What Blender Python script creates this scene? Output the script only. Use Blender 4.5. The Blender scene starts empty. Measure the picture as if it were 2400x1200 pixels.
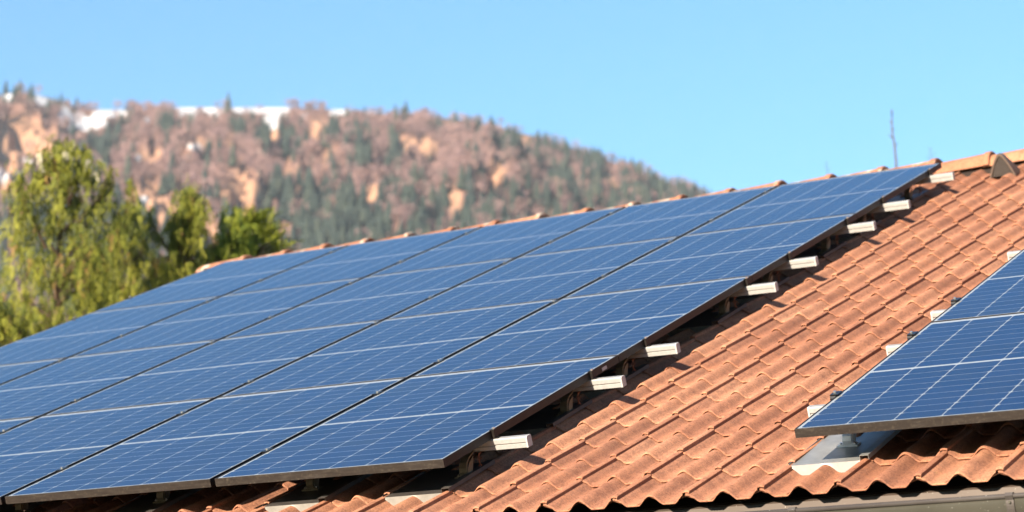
import bpy, math, random
import numpy as np
from mathutils import Vector, Matrix

random.seed(7)
RNG = np.random.default_rng(11)
SC = bpy.context.scene
COL = SC.collection

# ------------------------------------------------------------------ camera
SLOPE = math.radians(23.85)
CS, SN = math.cos(SLOPE), math.sin(SLOPE)
CAM = Vector((4.8625, -8.1351, -1.4371))
PITCH, YAW = math.radians(13.506), math.radians(29.256)
FPX = 5571.28                                   # focal length in units of 1/2400 of the picture width
cd = bpy.data.cameras.new('camera')
cam = bpy.data.objects.new('camera', cd)
COL.objects.link(cam)
cam.location = CAM
cam.rotation_euler = (math.pi / 2 + PITCH, 0, YAW)
cd.sensor_width = 36.0
cd.lens = FPX / 2400 * 36
cd.clip_start = 0.1
cd.clip_end = 20000
cd.dof.use_dof = True
cd.dof.focus_distance = 9.7
cd.dof.aperture_fstop = 3.2
SC.camera = cam

# ------------------------------------------------------------------ light
# to-sun direction measured from the shadows of the panel edges on the tiles
TS = Vector((-0.14, -1.557, 0.42)).normalized()
SUN_EL = math.asin(TS.z)
SUN_AZ = math.atan2(TS.x, TS.y)                 # clockwise from +Y
w = bpy.data.worlds.new('World')
SC.world = w
w.use_nodes = True
nt = w.node_tree
bg = nt.nodes['Background']
sky = nt.nodes.new('ShaderNodeTexSky')
sky.sky_type = 'NISHITA'
sky.sun_disc = False
sky.sun_elevation = SUN_EL
sky.sun_rotation = SUN_AZ
sky.altitude = 700
sky.air_density = 1.5
sky.dust_density = 0.0
sky.ozone_density = 4.0
tint = nt.nodes.new('ShaderNodeMix')
tint.data_type = 'RGBA'
tint.blend_type = 'MULTIPLY'
tint.inputs[0].default_value = 1.0
tint.inputs[7].default_value = (0.62, 0.885, 1.06, 1)   # the photograph's cool white balance, the same over the whole sky
nt.links.new(sky.outputs[0], tint.inputs[6])
nt.links.new(tint.outputs[2], bg.inputs[0])
bg.inputs[1].default_value = 0.060
sd = bpy.data.lights.new('sun', 'SUN')
sd.energy = 5.0
sd.angle = math.radians(0.53)
sd.color = (1.0, 0.87, 0.70)
sun = bpy.data.objects.new('sun', sd)
COL.objects.link(sun)
sun.location = (0, -20, 20)
sun.rotation_euler = (-TS).to_track_quat('-Z', 'Y').to_euler()
SC.view_settings.view_transform = 'Standard'
SC.view_settings.look = 'None'
SC.view_settings.gamma = 1.0
SC.view_settings.use_curve_mapping = False
SC.view_settings.exposure = 2.0
SC.cycles.max_bounces = 8
SC.cycles.transparent_max_bounces = 12

GZ = -3.1                                       # ground level (camera stands about 1.65 m above it)
FWD = Vector((-math.sin(YAW) * math.cos(PITCH), math.cos(YAW) * math.cos(PITCH), math.sin(PITCH)))
RGT = Vector((math.cos(YAW), math.sin(YAW), 0))
UPV = RGT.cross(FWD)


def bearing(x, y):
    """direction from the viewpoint for a sighting, as (unit horizontal dx, dy, tan of elevation)"""
    d = FWD * FPX + RGT * (x - 1200) + UPV * (600 - y)
    h = math.hypot(d.x, d.y)
    return d.x / h, d.y / h, d.z / h


def sight(x, y, dist):
    """point at a horizontal distance along a sighting"""
    a, b, t = bearing(x, y)
    return Vector((CAM.x + a * dist, CAM.y + b * dist, CAM.z + t * dist))


# ------------------------------------------------------------------ helpers
def rw(u, v, n):
    """roof coordinates (along eave, up slope, out of roof) -> world"""
    return Vector((u, v * CS - n * SN, v * SN + n * CS))


def link(o, parent=None):
    COL.objects.link(o)
    if parent is not None:
        o.parent = parent
    return o


def mesh(name, verts, faces, smooth=False):
    me = bpy.data.meshes.new(name)
    me.from_pydata([tuple(map(float, v)) for v in verts], [], [tuple(f) for f in faces])
    me.update()
    if smooth is True:
        me.polygons.foreach_set('use_smooth', [True] * len(me.polygons))
    return me


def fast_mesh(name, V, F, smooth=False):
    """V (n,3) array, F (m,3) triangles array"""
    me = bpy.data.meshes.new(name)
    V = np.asarray(V, dtype=np.float32)
    F = np.asarray(F, dtype=np.int32)
    me.vertices.add(len(V))
    me.vertices.foreach_set('co', V.ravel())
    k = F.shape[1]
    me.loops.add(F.size)
    me.loops.foreach_set('vertex_index', F.ravel())
    me.polygons.add(len(F))
    me.polygons.foreach_set('loop_start', np.arange(0, F.size, k, dtype=np.int32))
    me.polygons.foreach_set('loop_total', np.full(len(F), k, dtype=np.int32))
    if smooth:
        me.polygons.foreach_set('use_smooth', np.ones(len(F), dtype=bool))
    me.update(calc_edges=True)
    me.validate()
    return me


def obj(name, me, mat=None, parent=None, loc=None, rot=None):
    o = bpy.data.objects.new(name, me)
    link(o, parent)
    if mat is not None and me is not None and not me.materials:
        me.materials.append(mat)
    if loc is not None:
        o.location = loc
    if rot is not None:
        o.rotation_euler = rot
    return o


def tag(o, label=None, category=None, group=None, kind=None):
    if label:
        o['label'] = label
    if category:
        o['category'] = category
    if group:
        o['group'] = group
    if kind:
        o['kind'] = kind
    return o


def empty(name, loc, rot=(0, 0, 0)):
    o = bpy.data.objects.new(name, None)
    o.empty_display_size = 0.2
    link(o)
    o.location = loc
    o.rotation_euler = rot
    return o


def on_roof(name, u, v, n):
    return empty(name, rw(u, v, n), (SLOPE, 0, 0))


class MB:
    def __init__(self):
        self.v, self.f = [], []

    def box(self, x0, x1, y0, y1, z0, z1):
        b = len(self.v)
        self.v += [(x0, y0, z0), (x1, y0, z0), (x1, y1, z0), (x0, y1, z0),
                   (x0, y0, z1), (x1, y0, z1), (x1, y1, z1), (x0, y1, z1)]
        for f in ((0, 3, 2, 1), (4, 5, 6, 7), (0, 1, 5, 4), (1, 2, 6, 5), (2, 3, 7, 6), (3, 0, 4, 7)):
            self.f.append(tuple(b + i for i in f))
        return self

    def prism_x(self, prof, x0, x1):
        """closed profile [(y,z)] counter-clockwise seen from +x, extruded along x"""
        b = len(self.v)
        k = len(prof)
        self.v += [(x0, y, z) for y, z in prof] + [(x1, y, z) for y, z in prof]
        for i in range(k):
            j = (i + 1) % k
            self.f.append((b + i, b + j, b + k + j, b + k + i)[::-1])
        self.f.append(tuple(b + i for i in range(k))[::-1])
        self.f.append(tuple(b + k + i for i in range(k)))
        return self

    def strip(self, path, x0, x1, t):
        """a bent sheet of thickness t: path [(y,z)] extruded along x"""
        P = [Vector((0, y, z)) for y, z in path]
        top, bot = [], []
        for i, p in enumerate(P):
            a = P[max(i - 1, 0)]
            c = P[min(i + 1, len(P) - 1)]
            d = (c - a).normalized()
            nrm = Vector((0, -d.z, d.y))
            top.append(p + nrm * t / 2)
            bot.append(p - nrm * t / 2)
        prof = [(p.y, p.z) for p in top] + [(p.y, p.z) for p in reversed(bot)]
        return self.prism_x(prof, x0, x1)

    def tube(self, pts, rad, k=6, cap=True):
        b = len(self.v)
        P = [Vector(p) for p in pts]
        if not hasattr(rad, '__len__'):
            rad = [rad] * len(P)
        for i, p in enumerate(P):
            d = (P[min(i + 1, len(P) - 1)] - P[max(i - 1, 0)]).normalized()
            a = Vector((0, 0, 1)) if abs(d.z) < 0.9 else Vector((1, 0, 0))
            e1 = d.cross(a).normalized()
            e2 = d.cross(e1)
            for j in range(k):
                t = 2 * math.pi * j / k
                self.v.append(tuple(p + (e1 * math.cos(t) + e2 * math.sin(t)) * rad[i]))
        for i in range(len(P) - 1):
            for j in range(k):
                j2 = (j + 1) % k
                self.f.append((b + i * k + j, b + i * k + j2, b + (i + 1) * k + j2, b + (i + 1) * k + j))
        if cap:
            self.f.append(tuple(b + j for j in range(k))[::-1])
            self.f.append(tuple(b + (len(P) - 1) * k + j for j in range(k)))
        return self

    def disc(self, c, r, h, k=8):
        return self.tube([c, (c[0], c[1], c[2] + h)], r, k)

    def mesh(self, name, smooth=False):
        return mesh(name, self.v, self.f, smooth)

    def build(self, name, mat, parent=None, smooth=False, loc=None):
        return obj(name, self.mesh(name, smooth), mat, parent, loc)


# ------------------------------------------------------------------ materials
def new_mat(name):
    m = bpy.data.materials.new(name)
    m.use_nodes = True
    return m, m.node_tree, m.node_tree.nodes['Principled BSDF']


def N(t, kind, **kw):
    n = t.nodes.new(kind)
    for k, v in kw.items():
        setattr(n, k, v)
    return n


def ramp(t, fac, stops, interp='LINEAR'):
    r = t.nodes.new('ShaderNodeValToRGB')
    r.color_ramp.interpolation = interp
    e = r.color_ramp.elements
    e[0].position, e[0].color = stops[0][0], (*stops[0][1], 1)
    e[1].position, e[1].color = stops[-1][0], (*stops[-1][1], 1)
    for p, c in stops[1:-1]:
        x = e.new(p)
        x.color = (*c, 1)
    t.links.new(fac, r.inputs[0])
    return r.outputs[0]


def noise(t, vec, scale, detail=3, rough=0.55, dist=0.0):
    n = t.nodes.new('ShaderNodeTexNoise')
    n.inputs['Scale'].default_value = scale
    n.inputs['Detail'].default_value = detail
    n.inputs['Roughness'].default_value = rough
    n.inputs['Distortion'].default_value = dist
    if vec is not None:
        t.links.new(vec, n.inputs['Vector'])
    return n.outputs['Fac']


def mix(t, fac, a, b, mode='MIX'):
    m = t.nodes.new('ShaderNodeMix')
    m.data_type = 'RGBA'
    m.blend_type = mode
    for sock, val in ((0, fac), (6, a), (7, b)):
        if hasattr(val, 'is_output'):
            t.links.new(val, m.inputs[sock])
        elif sock == 0:
            m.inputs[0].default_value = val
        else:
            m.inputs[sock].default_value = (*val, 1)
    return m.outputs[2]


def math_n(t, op, a, b=None):
    m = t.nodes.new('ShaderNodeMath')
    m.operation = op
    for i, val in enumerate((a, b)):
        if val is None:
            continue
        if hasattr(val, 'is_output'):
            t.links.new(val, m.inputs[i])
        else:
            m.inputs[i].default_value = val
    return m.outputs[0]


def bump(t, bsdf, h, strength, dist):
    b = t.nodes.new('ShaderNodeBump')
    b.inputs['Strength'].default_value = strength
    b.inputs['Distance'].default_value = dist
    t.links.new(h, b.inputs['Height'])
    t.links.new(b.outputs[0], bsdf.inputs['Normal'])


def obj_coord(t, rand=True):
    """object coordinates shifted per object so that copies do not repeat"""
    tc = t.nodes.new('ShaderNodeTexCoord')
    if not rand:
        return tc.outputs['Object']
    oi = t.nodes.new('ShaderNodeObjectInfo')
    va = t.nodes.new('ShaderNodeVectorMath')
    va.operation = 'MULTIPLY_ADD'
    cmb = t.nodes.new('ShaderNodeCombineXYZ')
    for i in range(3):
        t.links.new(oi.outputs['Random'], cmb.inputs[i])
    t.links.new(cmb.outputs[0], va.inputs[0])
    va.inputs[1].default_value = (37.0, 53.0, 19.0)
    t.links.new(tc.outputs['Object'], va.inputs[2])
    return va.outputs[0]


def geo_pos(t):
    return t.nodes.new('ShaderNodeNewGeometry').outputs['Position']


def tile_mat(name, lichen):
    m, t, b = new_mat(name)
    oc = obj_coord(t)
    wp = geo_pos(t)
    rnd = t.nodes.new('ShaderNodeObjectInfo').outputs['Random']
    big = noise(t, wp, 1.3, 4, 0.6)
    med = noise(t, oc, 14, 4, 0.6)
    fine = noise(t, oc, 185, 3, 0.6)
    base = ramp(t, big, [(0.3, (0.275, 0.116, 0.063)), (0.52, (0.325, 0.145, 0.083)), (0.75, (0.352, 0.168, 0.098))])
    vary = ramp(t, rnd, [(0, (0.74, 0.70, 0.70)), (0.25, (0.94, 0.92, 0.92)), (0.6, (1, 1, 1)), (0.85, (1.06, 1.10, 1.10)), (1, (1.12, 1.2, 1.22))])
    base = mix(t, 0.9, base, vary, 'MULTIPLY')
    patch = ramp(t, med, [(0.30, (0.70, 0.66, 0.66)), (0.50, (1, 1, 1)), (0.72, (1.12, 1.08, 1.0))])
    base = mix(t, 0.85, base, patch, 'MULTIPLY')
    grain = ramp(t, fine, [(0.33, (0.42, 0.34, 0.32)), (0.47, (1, 1, 1)), (0.64, (1.0, 1.0, 1.0)), (0.74, (1.22, 1.2, 1.15))])
    base = mix(t, 0.8, base, grain, 'MULTIPLY')
    crumb = ramp(t, noise(t, oc, 88, 4, 0.7), [(0.36, (0.55, 0.50, 0.48)), (0.46, (1, 1, 1)), (0.60, (1, 1, 1)), (0.70, (1.18, 1.16, 1.10))])
    base = mix(t, 0.75, base, crumb, 'MULTIPLY')
    # dark algae speckle in drifting patches
    alg = noise(t, oc, 26, 5, 0.7, 0.4)
    algm = ramp(t, alg, [(0.56, (0, 0, 0)), (0.70, (1, 1, 1))])
    sp = ramp(t, noise(t, oc, 210, 2, 0.6), [(0.5, (0, 0, 0)), (0.56, (1, 1, 1))])
    base = mix(t, math_n(t, 'MULTIPLY', math_n(t, 'MULTIPLY', algm, sp), 0.75), base, (0.055, 0.030, 0.023))
    # grime that has settled on the sheltered flank of each roll
    fl = t.nodes.new('ShaderNodeAttribute')
    fl.attribute_name = 'flank'
    gr_ = ramp(t, noise(t, oc, 95, 4, 0.75), [(0.36, (0, 0, 0)), (0.62, (1, 1, 1))])
    base = mix(t, math_n(t, 'MULTIPLY', math_n(t, 'MULTIPLY', fl.outputs['Fac'], gr_), 0.62), base, (0.085, 0.042, 0.031))
    # ochre moss dust
    och = ramp(t, noise(t, oc, 33, 4, 0.65), [(0.63, (0, 0, 0)), (0.74, (1, 1, 1))])
    base = mix(t, math_n(t, 'MULTIPLY', och, 0.5), base, (0.18, 0.11, 0.040))
    if lichen:
        li = ramp(t, noise(t, oc, 9, 4, 0.62), [(0.555, (0, 0, 0)), (0.60, (1, 1, 1))])
        base = mix(t, math_n(t, 'MULTIPLY', li, 0.85), base, (0.36, 0.32, 0.26))
        sl = ramp(t, noise(t, oc, 40, 3, 0.6), [(0.66, (0, 0, 0)), (0.69, (1, 1, 1))])
        base = mix(t, math_n(t, 'MULTIPLY', sl, 0.8), base, (0.38, 0.355, 0.30))
    t.links.new(base, b.inputs['Base Color'])
    b.inputs['Roughness'].default_value = 0.92
    b.inputs['Specular IOR Level'].default_value = 0.25
    bump(t, b, math_n(t, 'ADD', fine, math_n(t, 'MULTIPLY', med, 1.6)), 0.55, 0.0035)
    return m


def simple(name, col, rough=0.5, metal=0.0, spec=0.5, var=0.15, scale=20, bumpd=0.0, rand=True):
    m, t, b = new_mat(name)
    oc = obj_coord(t, rand)
    f = noise(t, oc, scale, 4, 0.6)
    lo = tuple(c * (1 - var) for c in col)
    hi = tuple(min(1, c * (1 + var)) for c in col)
    t.links.new(ramp(t, f, [(0.3, lo), (0.7, hi)]), b.inputs['Base Color'])
    b.inputs['Roughness'].default_value = rough
    b.inputs['Metallic'].default_value = metal
    b.inputs['Specular IOR Level'].default_value = spec
    if bumpd:
        bump(t, b, noise(t, oc, scale * 6, 3), 0.5, bumpd)
    return m


M = {}
M['tile'] = tile_mat('terracotta_concrete', False)
M['ridge'] = tile_mat('terracotta_lichen', True)
M['alu'] = simple('mill_aluminium', (0.30, 0.293, 0.278), 0.42, 0.3, 0.5, 0.10, 60)
M['cap'] = simple('rail_end_cap', (0.3038, 0.2995, 0.2864), 0.5, 0.0, 0.5, 0.05, 40)
M['bolt'] = simple('stainless_bolt', (0.62, 0.62, 0.61), 0.25, 0.9, 0.5, 0.05, 60)
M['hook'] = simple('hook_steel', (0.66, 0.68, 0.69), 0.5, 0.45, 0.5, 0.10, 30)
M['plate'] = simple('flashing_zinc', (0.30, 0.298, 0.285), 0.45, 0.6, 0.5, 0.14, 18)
M['hook_shade'] = simple('hook_painted_shade', (0.17, 0.145, 0.095), 0.5, 0.5, 0.4, 0.2, 30)  # darker strap colour, shade under the large array painted in
M['plate_shade'] = simple('flashing_painted_shade', (0.085, 0.075, 0.068), 0.5, 0.6, 0.4, 0.2, 18)  # zinc darkened: same shade put into the plate colour
M['apron_shade'] = simple('apron_painted_shade', (0.19, 0.18, 0.16), 0.5, 0.2, 0.4, 0.15, 30)  # apron toned down with the array's shade in its colour
M['clamp'] = simple('clamp_black', (0.00868, 0.00868, 0.009548), 0.35, 0.3, 0.5, 0.2, 60)
M['wire'] = simple('copper_tie', (0.2691, 0.0868, 0.03472), 0.5, 0.0, 0.4, 0.15, 80)
M['deck'] = simple('roof_underlay', (0.0217, 0.01519, 0.01302), 0.9, 0, 0.2, 0.2, 6)
M['vent'] = simple('vent_hood', (0.082, 0.055, 0.040), 0.65, 0, 0.4, 0.15, 30)
M['ventdark'] = simple('vent_grille', (0.050, 0.040, 0.034), 0.7, 0, 0.3, 0.15, 30)
M['wall'] = simple('render_wall', (0.3125, 0.2995, 0.2691), 0.9, 0, 0.2, 0.05, 3, 0.002)
M['wood'] = simple('soffit_wood', (0.0868, 0.04774, 0.02604), 0.7, 0, 0.3, 0.25, 8)
M['bark'] = simple('conifer_bark', (0.06944, 0.0434, 0.02821), 0.9, 0, 0.2, 0.3, 9, 0.004)
M['twig'] = simple('bare_twig_bark', (0.08246, 0.06076, 0.05208), 0.85, 0, 0.2, 0.2, 15)


def frame_mat(name='frame_anodised', k_=1.0):
    m, t, b = new_mat(name)
    oc = obj_coord(t)
    mp = t.nodes.new('ShaderNodeMapping')
    t.links.new(oc, mp.inputs['Vector'])
    mp.inputs['Scale'].default_value = (1, 1, 6)
    st = noise(t, mp.outputs[0], 14, 5, 0.7)
    d = noise(t, oc, 90, 3, 0.7)
    base = ramp(t, st, [(0.3, (0.01476 * k_, 0.01085 * k_, 0.009114 * k_)), (0.55, (0.02257 * k_, 0.01736 * k_, 0.01432 * k_)), (0.78, (0.04557 * k_, 0.03732 * k_, 0.03038 * k_))])
    base = mix(t, math_n(t, 'MULTIPLY', ramp(t, d, [(0.55, (0, 0, 0)), (0.75, (1, 1, 1))]), 0.5 if k_ == 1 else 0.08), base, (0.09114, 0.07378, 0.05208))
    t.links.new(base, b.inputs['Base Color'])
    b.inputs['Roughness'].default_value = 0.5
    b.inputs['Specular IOR Level'].default_value = 0.18
    return m


def cell_mat():
    m, t, b = new_mat('silicon_cell')
    oi = t.nodes.new('ShaderNodeObjectInfo')
    c = ramp(t, oi.outputs['Random'], [(0, (0.0022, 0.0130, 0.052)), (0.5, (0.0030, 0.0160, 0.064)), (0.85, (0.0055, 0.0175, 0.060)), (1, (0.0080, 0.0180, 0.052))])
    t.links.new(c, b.inputs['Base Color'])
    b.inputs['Roughness'].default_value = 0.6
    b.inputs['Specular IOR Level'].default_value = 0.0
    return m


def glass_mat():
    m = bpy.data.materials.new('module_glass')
    m.use_nodes = True
    t = m.node_tree
    t.nodes.clear()
    out = t.nodes.new('ShaderNodeOutputMaterial')
    tr = t.nodes.new('ShaderNodeBsdfTransparent')
    tr.inputs[0].default_value = (0.97, 0.985, 0.98, 1)
    gl = t.nodes.new('ShaderNodeBsdfGlossy')
    gl.inputs['Roughness'].default_value = 0.06
    fr = t.nodes.new('ShaderNodeFresnel')
    # thin pane: the same reflectance from either side
    gb = t.nodes.new('ShaderNodeNewGeometry')
    io = t.nodes.new('ShaderNodeMapRange')
    t.links.new(gb.outputs['Backfacing'], io.inputs[0])
    io.inputs[3].default_value = 1.56
    io.inputs[4].default_value = 1 / 1.56
    t.links.new(io.outputs[0], fr.inputs['IOR'])
    tc = t.nodes.new('ShaderNodeTexCoord')
    dust = noise(t, tc.outputs['Object'], 2.2, 5, 0.65)
    rr = t.nodes.new('ShaderNodeMapRange')
    t.links.new(dust, rr.inputs[0])
    rr.inputs[3].default_value = 0.04
    rr.inputs[4].default_value = 0.10
    t.links.new(rr.outputs[0], gl.inputs['Roughness'])
    mx = t.nodes.new('ShaderNodeMixShader')
    t.links.new(fr.outputs[0], mx.inputs[0])
    t.links.new(tr.outputs[0], mx.inputs[1])
    t.links.new(gl.outputs[0], mx.inputs[2])
    # thin dust film, streaked down the slope
    mp = t.nodes.new('ShaderNodeMapping')
    mp.inputs['Scale'].default_value = (9, 1.2, 1)
    oi = t.nodes.new('ShaderNodeObjectInfo')
    t.links.new(obj_coord(t), mp.inputs['Vector'])
    stk = ramp(t, noise(t, mp.outputs[0], 1.6, 5, 0.7), [(0.40, (0, 0, 0)), (0.80, (1, 1, 1))])
    df = t.nodes.new('ShaderNodeBsdfDiffuse')
    df.inputs[0].default_value = (0.30, 0.28, 0.25, 1)
    m2 = t.nodes.new('ShaderNodeMixShader')
    t.links.new(math_n(t, 'MULTIPLY', stk, 0.014), m2.inputs[0])
    t.links.new(mx.outputs[0], m2.inputs[1])
    t.links.new(df.outputs[0], m2.inputs[2])
    t.links.new(m2.outputs[0], out.inputs['Surface'])
    return m


M['frame'] = frame_mat('frame_anodised', 0.42)
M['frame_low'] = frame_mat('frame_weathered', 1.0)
M['cell'] = cell_mat()
M['glass'] = glass_mat()
M['rear'] = simple('bounce_block_black', (0.005208, 0.004774, 0.004774), 0.8, 0, 0.2, 0.1, 5)  # for a black sheet added to cut bounce light beneath the panels
M['back'] = simple('white_backsheet', (0.33, 0.335, 0.335), 0.6, 0, 0.3, 0.02, 10)


def gutter_mat(name, lo, hi, rough, metal):
    m, t, b = new_mat(name)
    wp = geo_pos(t)
    f = noise(t, wp, 4, 5, 0.65)
    c = ramp(t, f, [(0.3, lo), (0.7, hi)])
    sp = ramp(t, noise(t, wp, 130, 2, 0.5), [(0.72, (0, 0, 0)), (0.75, (1, 1, 1))])
    c = mix(t, math_n(t, 'MULTIPLY', sp, 0.7), c, (0.62, 0.60, 0.52))
    t.links.new(c, b.inputs['Base Color'])
    b.inputs['Roughness'].default_value = rough
    b.inputs['Metallic'].default_value = metal
    b.inputs['Specular IOR Level'].default_value = 0.2
    return m


M['gutter'] = gutter_mat('gutter_sheet', (0.07378, 0.06825, 0.05349), (0.0996, 0.09223, 0.07378), 0.35, 0.45)
M['bead'] = gutter_mat('gutter_bead', (0.05902, 0.0498, 0.04611), (0.08485, 0.07378, 0.0664), 0.45, 0.3)
M['eave'] = gutter_mat('eave_sheet', (0.05165, 0.03706, 0.02856), (0.0638, 0.04709, 0.03706), 0.5, 0.1)


def leaf_mat(name, stops, trans=0.25):
    m = bpy.data.materials.new(name)
    m.use_nodes = True
    t = m.node_tree
    b = t.nodes['Principled BSDF']
    at = t.nodes.new('ShaderNodeAttribute')
    at.attribute_name = 'tone'
    c = ramp(t, at.outputs['Fac'], stops)
    t.links.new(c, b.inputs['Base Color'])
    b.inputs['Roughness'].default_value = 0.7
    b.inputs['Specular IOR Level'].default_value = 0.25
    if trans:
        tl = t.nodes.new('ShaderNodeBsdfTranslucent')
        t.links.new(c, tl.inputs[0])
        mx = t.nodes.new('ShaderNodeMixShader')
        mx.inputs[0].default_value = trans
        t.links.new(b.outputs[0], mx.inputs[1])
        t.links.new(tl.outputs[0], mx.inputs[2])
        t.links.new(mx.outputs[0], t.nodes['Material Output'].inputs['Surface'])
    return m


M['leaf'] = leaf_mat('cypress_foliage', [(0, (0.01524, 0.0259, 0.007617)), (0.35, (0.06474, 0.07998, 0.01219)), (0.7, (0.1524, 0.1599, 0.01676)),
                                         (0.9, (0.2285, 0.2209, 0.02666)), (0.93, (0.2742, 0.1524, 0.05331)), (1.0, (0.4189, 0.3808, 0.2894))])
M['leafb'] = leaf_mat('bright_conifer_foliage', [(0, (0.02285, 0.04189, 0.007617)), (0.4, (0.0914, 0.1257, 0.01219)), (0.8, (0.1905, 0.2133, 0.01904)), (1, (0.2438, 0.2513, 0.03808))])
M['fir'] = leaf_mat('far_fir', [(0, (0.011, 0.019, 0.019)), (0.6, (0.025, 0.036, 0.028)), (1, (0.058, 0.062, 0.040))], 0)
M['bare'] = leaf_mat('far_bare_wood', [(0, (0.096, 0.060, 0.064)), (0.5, (0.175, 0.106, 0.102)), (1, (0.250, 0.148, 0.122))], 0)

# ------------------------------------------------------------------ ground
m, t, b = new_mat('meadow')
wp = geo_pos(t)
f1 = noise(t, wp, 0.05, 5, 0.6)
f2 = noise(t, wp, 3.0, 4, 0.7)
c = ramp(t, f1, [(0.3, (0.038, 0.050, 0.015)), (0.6, (0.062, 0.066, 0.022)), (0.8, (0.095, 0.077, 0.033))])
c = mix(t, 0.6, c, ramp(t, f2, [(0.3, (0.6, 0.6, 0.6)), (0.7, (1.2, 1.2, 1.15))]), 'MULTIPLY')
t.links.new(c, b.inputs['Base Color'])
b.inputs['Roughness'].default_value = 0.95
bump(t, b, f2, 0.6, 0.05)
gv = [(-6000, -6000, GZ), (6000, -6000, GZ), (6000, 6000, GZ), (-6000, 6000, GZ)]
ground = obj('ground', mesh('ground', gv, [(0, 1, 2, 3)]), m)
tag(ground, kind='structure')

# ------------------------------------------------------------------ hill
# ridge of the hill as sighted from the viewpoint (picture x, ground line y)
RX = np.array([-1500, -900, -400, -100, 0, 60, 140, 180, 250, 430, 680, 830, 900, 1000, 1100, 1200, 1300, 1400, 1500, 1600, 1700, 1800, 2000, 2400, 3000, 4200])
RY = np.array([420, 250, 170, 205, 222, 216, 236, 252, 258, 252, 252, 258, 266, 272, 283, 305, 334, 366, 402, 438, 468, 500, 560, 690, 900, 1400])
R0, R1 = 420.0, 1600.0


def smooth_noise(n, m_, cells, seed):
    r = np.random.default_rng(seed)
    g = r.standard_normal((cells[0] + 3, cells[1] + 3))
    a = np.linspace(0, cells[0], n)
    c_ = np.linspace(0, cells[1], m_)
    i = np.floor(a).astype(int)
    j = np.floor(c_).astype(int)
    fa = (a - i)[:, None]
    fc = (c_ - j)[None, :]
    fa = fa * fa * (3 - 2 * fa)
    fc = fc * fc * (3 - 2 * fc)
    return ((g[i][:, j] * (1 - fa) + g[i + 1][:, j] * fa) * (1 - fc) + (g[i][:, j + 1] * (1 - fa) + g[i + 1][:, j + 1] * fa) * fc)


XS = np.concatenate([np.linspace(-1500, -60, 60, endpoint=False), np.linspace(-60, 1800, 560, endpoint=False), np.linspace(1800, 4200, 80)])
TT = np.concatenate([np.linspace(-0.15, 0.35, 20, endpoint=False), np.linspace(0.35, 1.0, 210), np.linspace(1.03, 1.9, 16)])
nx, ntt = len(XS), len(TT)
relief = smooth_noise(nx, ntt, (46, 9), 3) * 7 + smooth_noise(nx, ntt, (130, 26), 4) * 3.2
gx = np.interp(XS, RX, RY)
P3 = np.zeros((nx, ntt, 3))
for i, x in enumerate(XS):
    a, b_, te = bearing(x, gx[i])
    zr = te * R1                                  # height of the ridge above the viewpoint
    for j, tt in enumerate(TT):
        r = R0 + (R1 - R0) * tt
        if tt <= 1:
            k = max(tt, 0)
            z = GZ + (zr - GZ + CAM.z) * (0.88 * k + 0.12 * k * k) - (3 if tt < 0 else 0)
            z += relief[i, j] * min(1, max(0, (1 - k) * 6)) * min(1, k * 1.9) ** 2.2
        else:
            z = GZ + (zr - GZ + CAM.z) * (1 - (tt - 1) * 0.75)
        P3[i, j] = (CAM.x + a * r, CAM.y + b_ * r, z)

MEADOW = [(45, 335, 98, 66), (15, 420, 80, 40), (120, 410, 55, 32), (345, 362, 42, 24), (332, 465, 55, 40), (385, 488, 85, 34), (240, 412, 20, 26),
          (562, 445, 46, 58), (580, 505, 34, 22), (1005, 345, 30, 26), (965, 340, 26, 20), (703, 418, 16, 30), (668, 400, 20, 22), (1168, 405, 22, 42), (1150, 440, 20, 34),
          (540, 332, 16, 22), (750, 300, 28, 24), (870, 395, 14, 26), (1060, 480, 22, 40), (870, 450, 20, 34), (480, 335, 18, 14), (640, 300, 16, 40), (1230, 330, 16, 20),
          (620, 560, 60, 24), (470, 560, 60, 40), (760, 380, 14, 20), (1110, 330, 14, 16), (1430, 430, 22, 20)]
SNOW = [(22, 224, 16, 17), (95, 238, 30, 14), (150, 262, 16, 22), (178, 284, 20, 22), (205, 288, 30, 18), (240, 266, 32, 10), (232, 284, 18, 16), (345, 281, 8, 8), (322, 370, 9, 8),
        (335, 470, 12, 10), (458, 345, 15, 9), (634, 275, 17, 20), (640, 295, 10, 10), (440, 264, 26, 14), (500, 260, 28, 11), (635, 257, 56, 11), (805, 258, 36, 11), (4, 412, 14, 20),
        (62, 375, 10, 8), (48, 408, 9, 8), (285, 262, 14, 10), (560, 258, 20, 8), (712, 276, 6, 10), (870, 262, 14, 6)]


def in_any(lst, x, y, wob):
    best = 0.0
    for (cx, cy, rx, ry) in lst:
        d = math.hypot((x - cx) / rx, (y - cy) / ry)
        best = max(best, 1.15 + wob - d)
    return best


def screen(p):
    d = Vector(p) - CAM
    z = d.dot(FWD)
    return 1200 + FPX * d.dot(RGT) / z, 600 - FPX * d.dot(UPV) / z


wob = smooth_noise(nx, ntt, (160, 50), 8)
wob2 = smooth_noise(nx, ntt, (300, 120), 9)
cover = np.zeros((nx * ntt, 4), dtype=np.float32)
cover[:, 3] = 1
SCR = np.zeros((nx, ntt, 2))
for i in range(nx):
    for j in range(ntt):
        x, y = screen(P3[i, j])
        SCR[i, j] = (x, y)
        if -60 < x < 1800 and 180 < y < 700:
            wv = 0.22 * wob[i, j] + 0.18 * wob2[i, j]
            cover[i * ntt + j, 0] = min(1, max(0, in_any(SNOW, x, y, wv) * 5 - 0.4))
            cover[i * ntt + j, 1] = min(1, max(0, in_any(MEADOW, x, y, wv) * 2.5))
V = P3.reshape(-1, 3)
ii, jj = np.meshgrid(np.arange(nx - 1), np.arange(ntt - 1), indexing='ij')
q = (ii * ntt + jj).ravel()
F = np.stack([q, q + 1, q + ntt + 1, q + ntt], 1)[:, ::-1]
hm = fast_mesh('hill', V, F, True)
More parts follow.
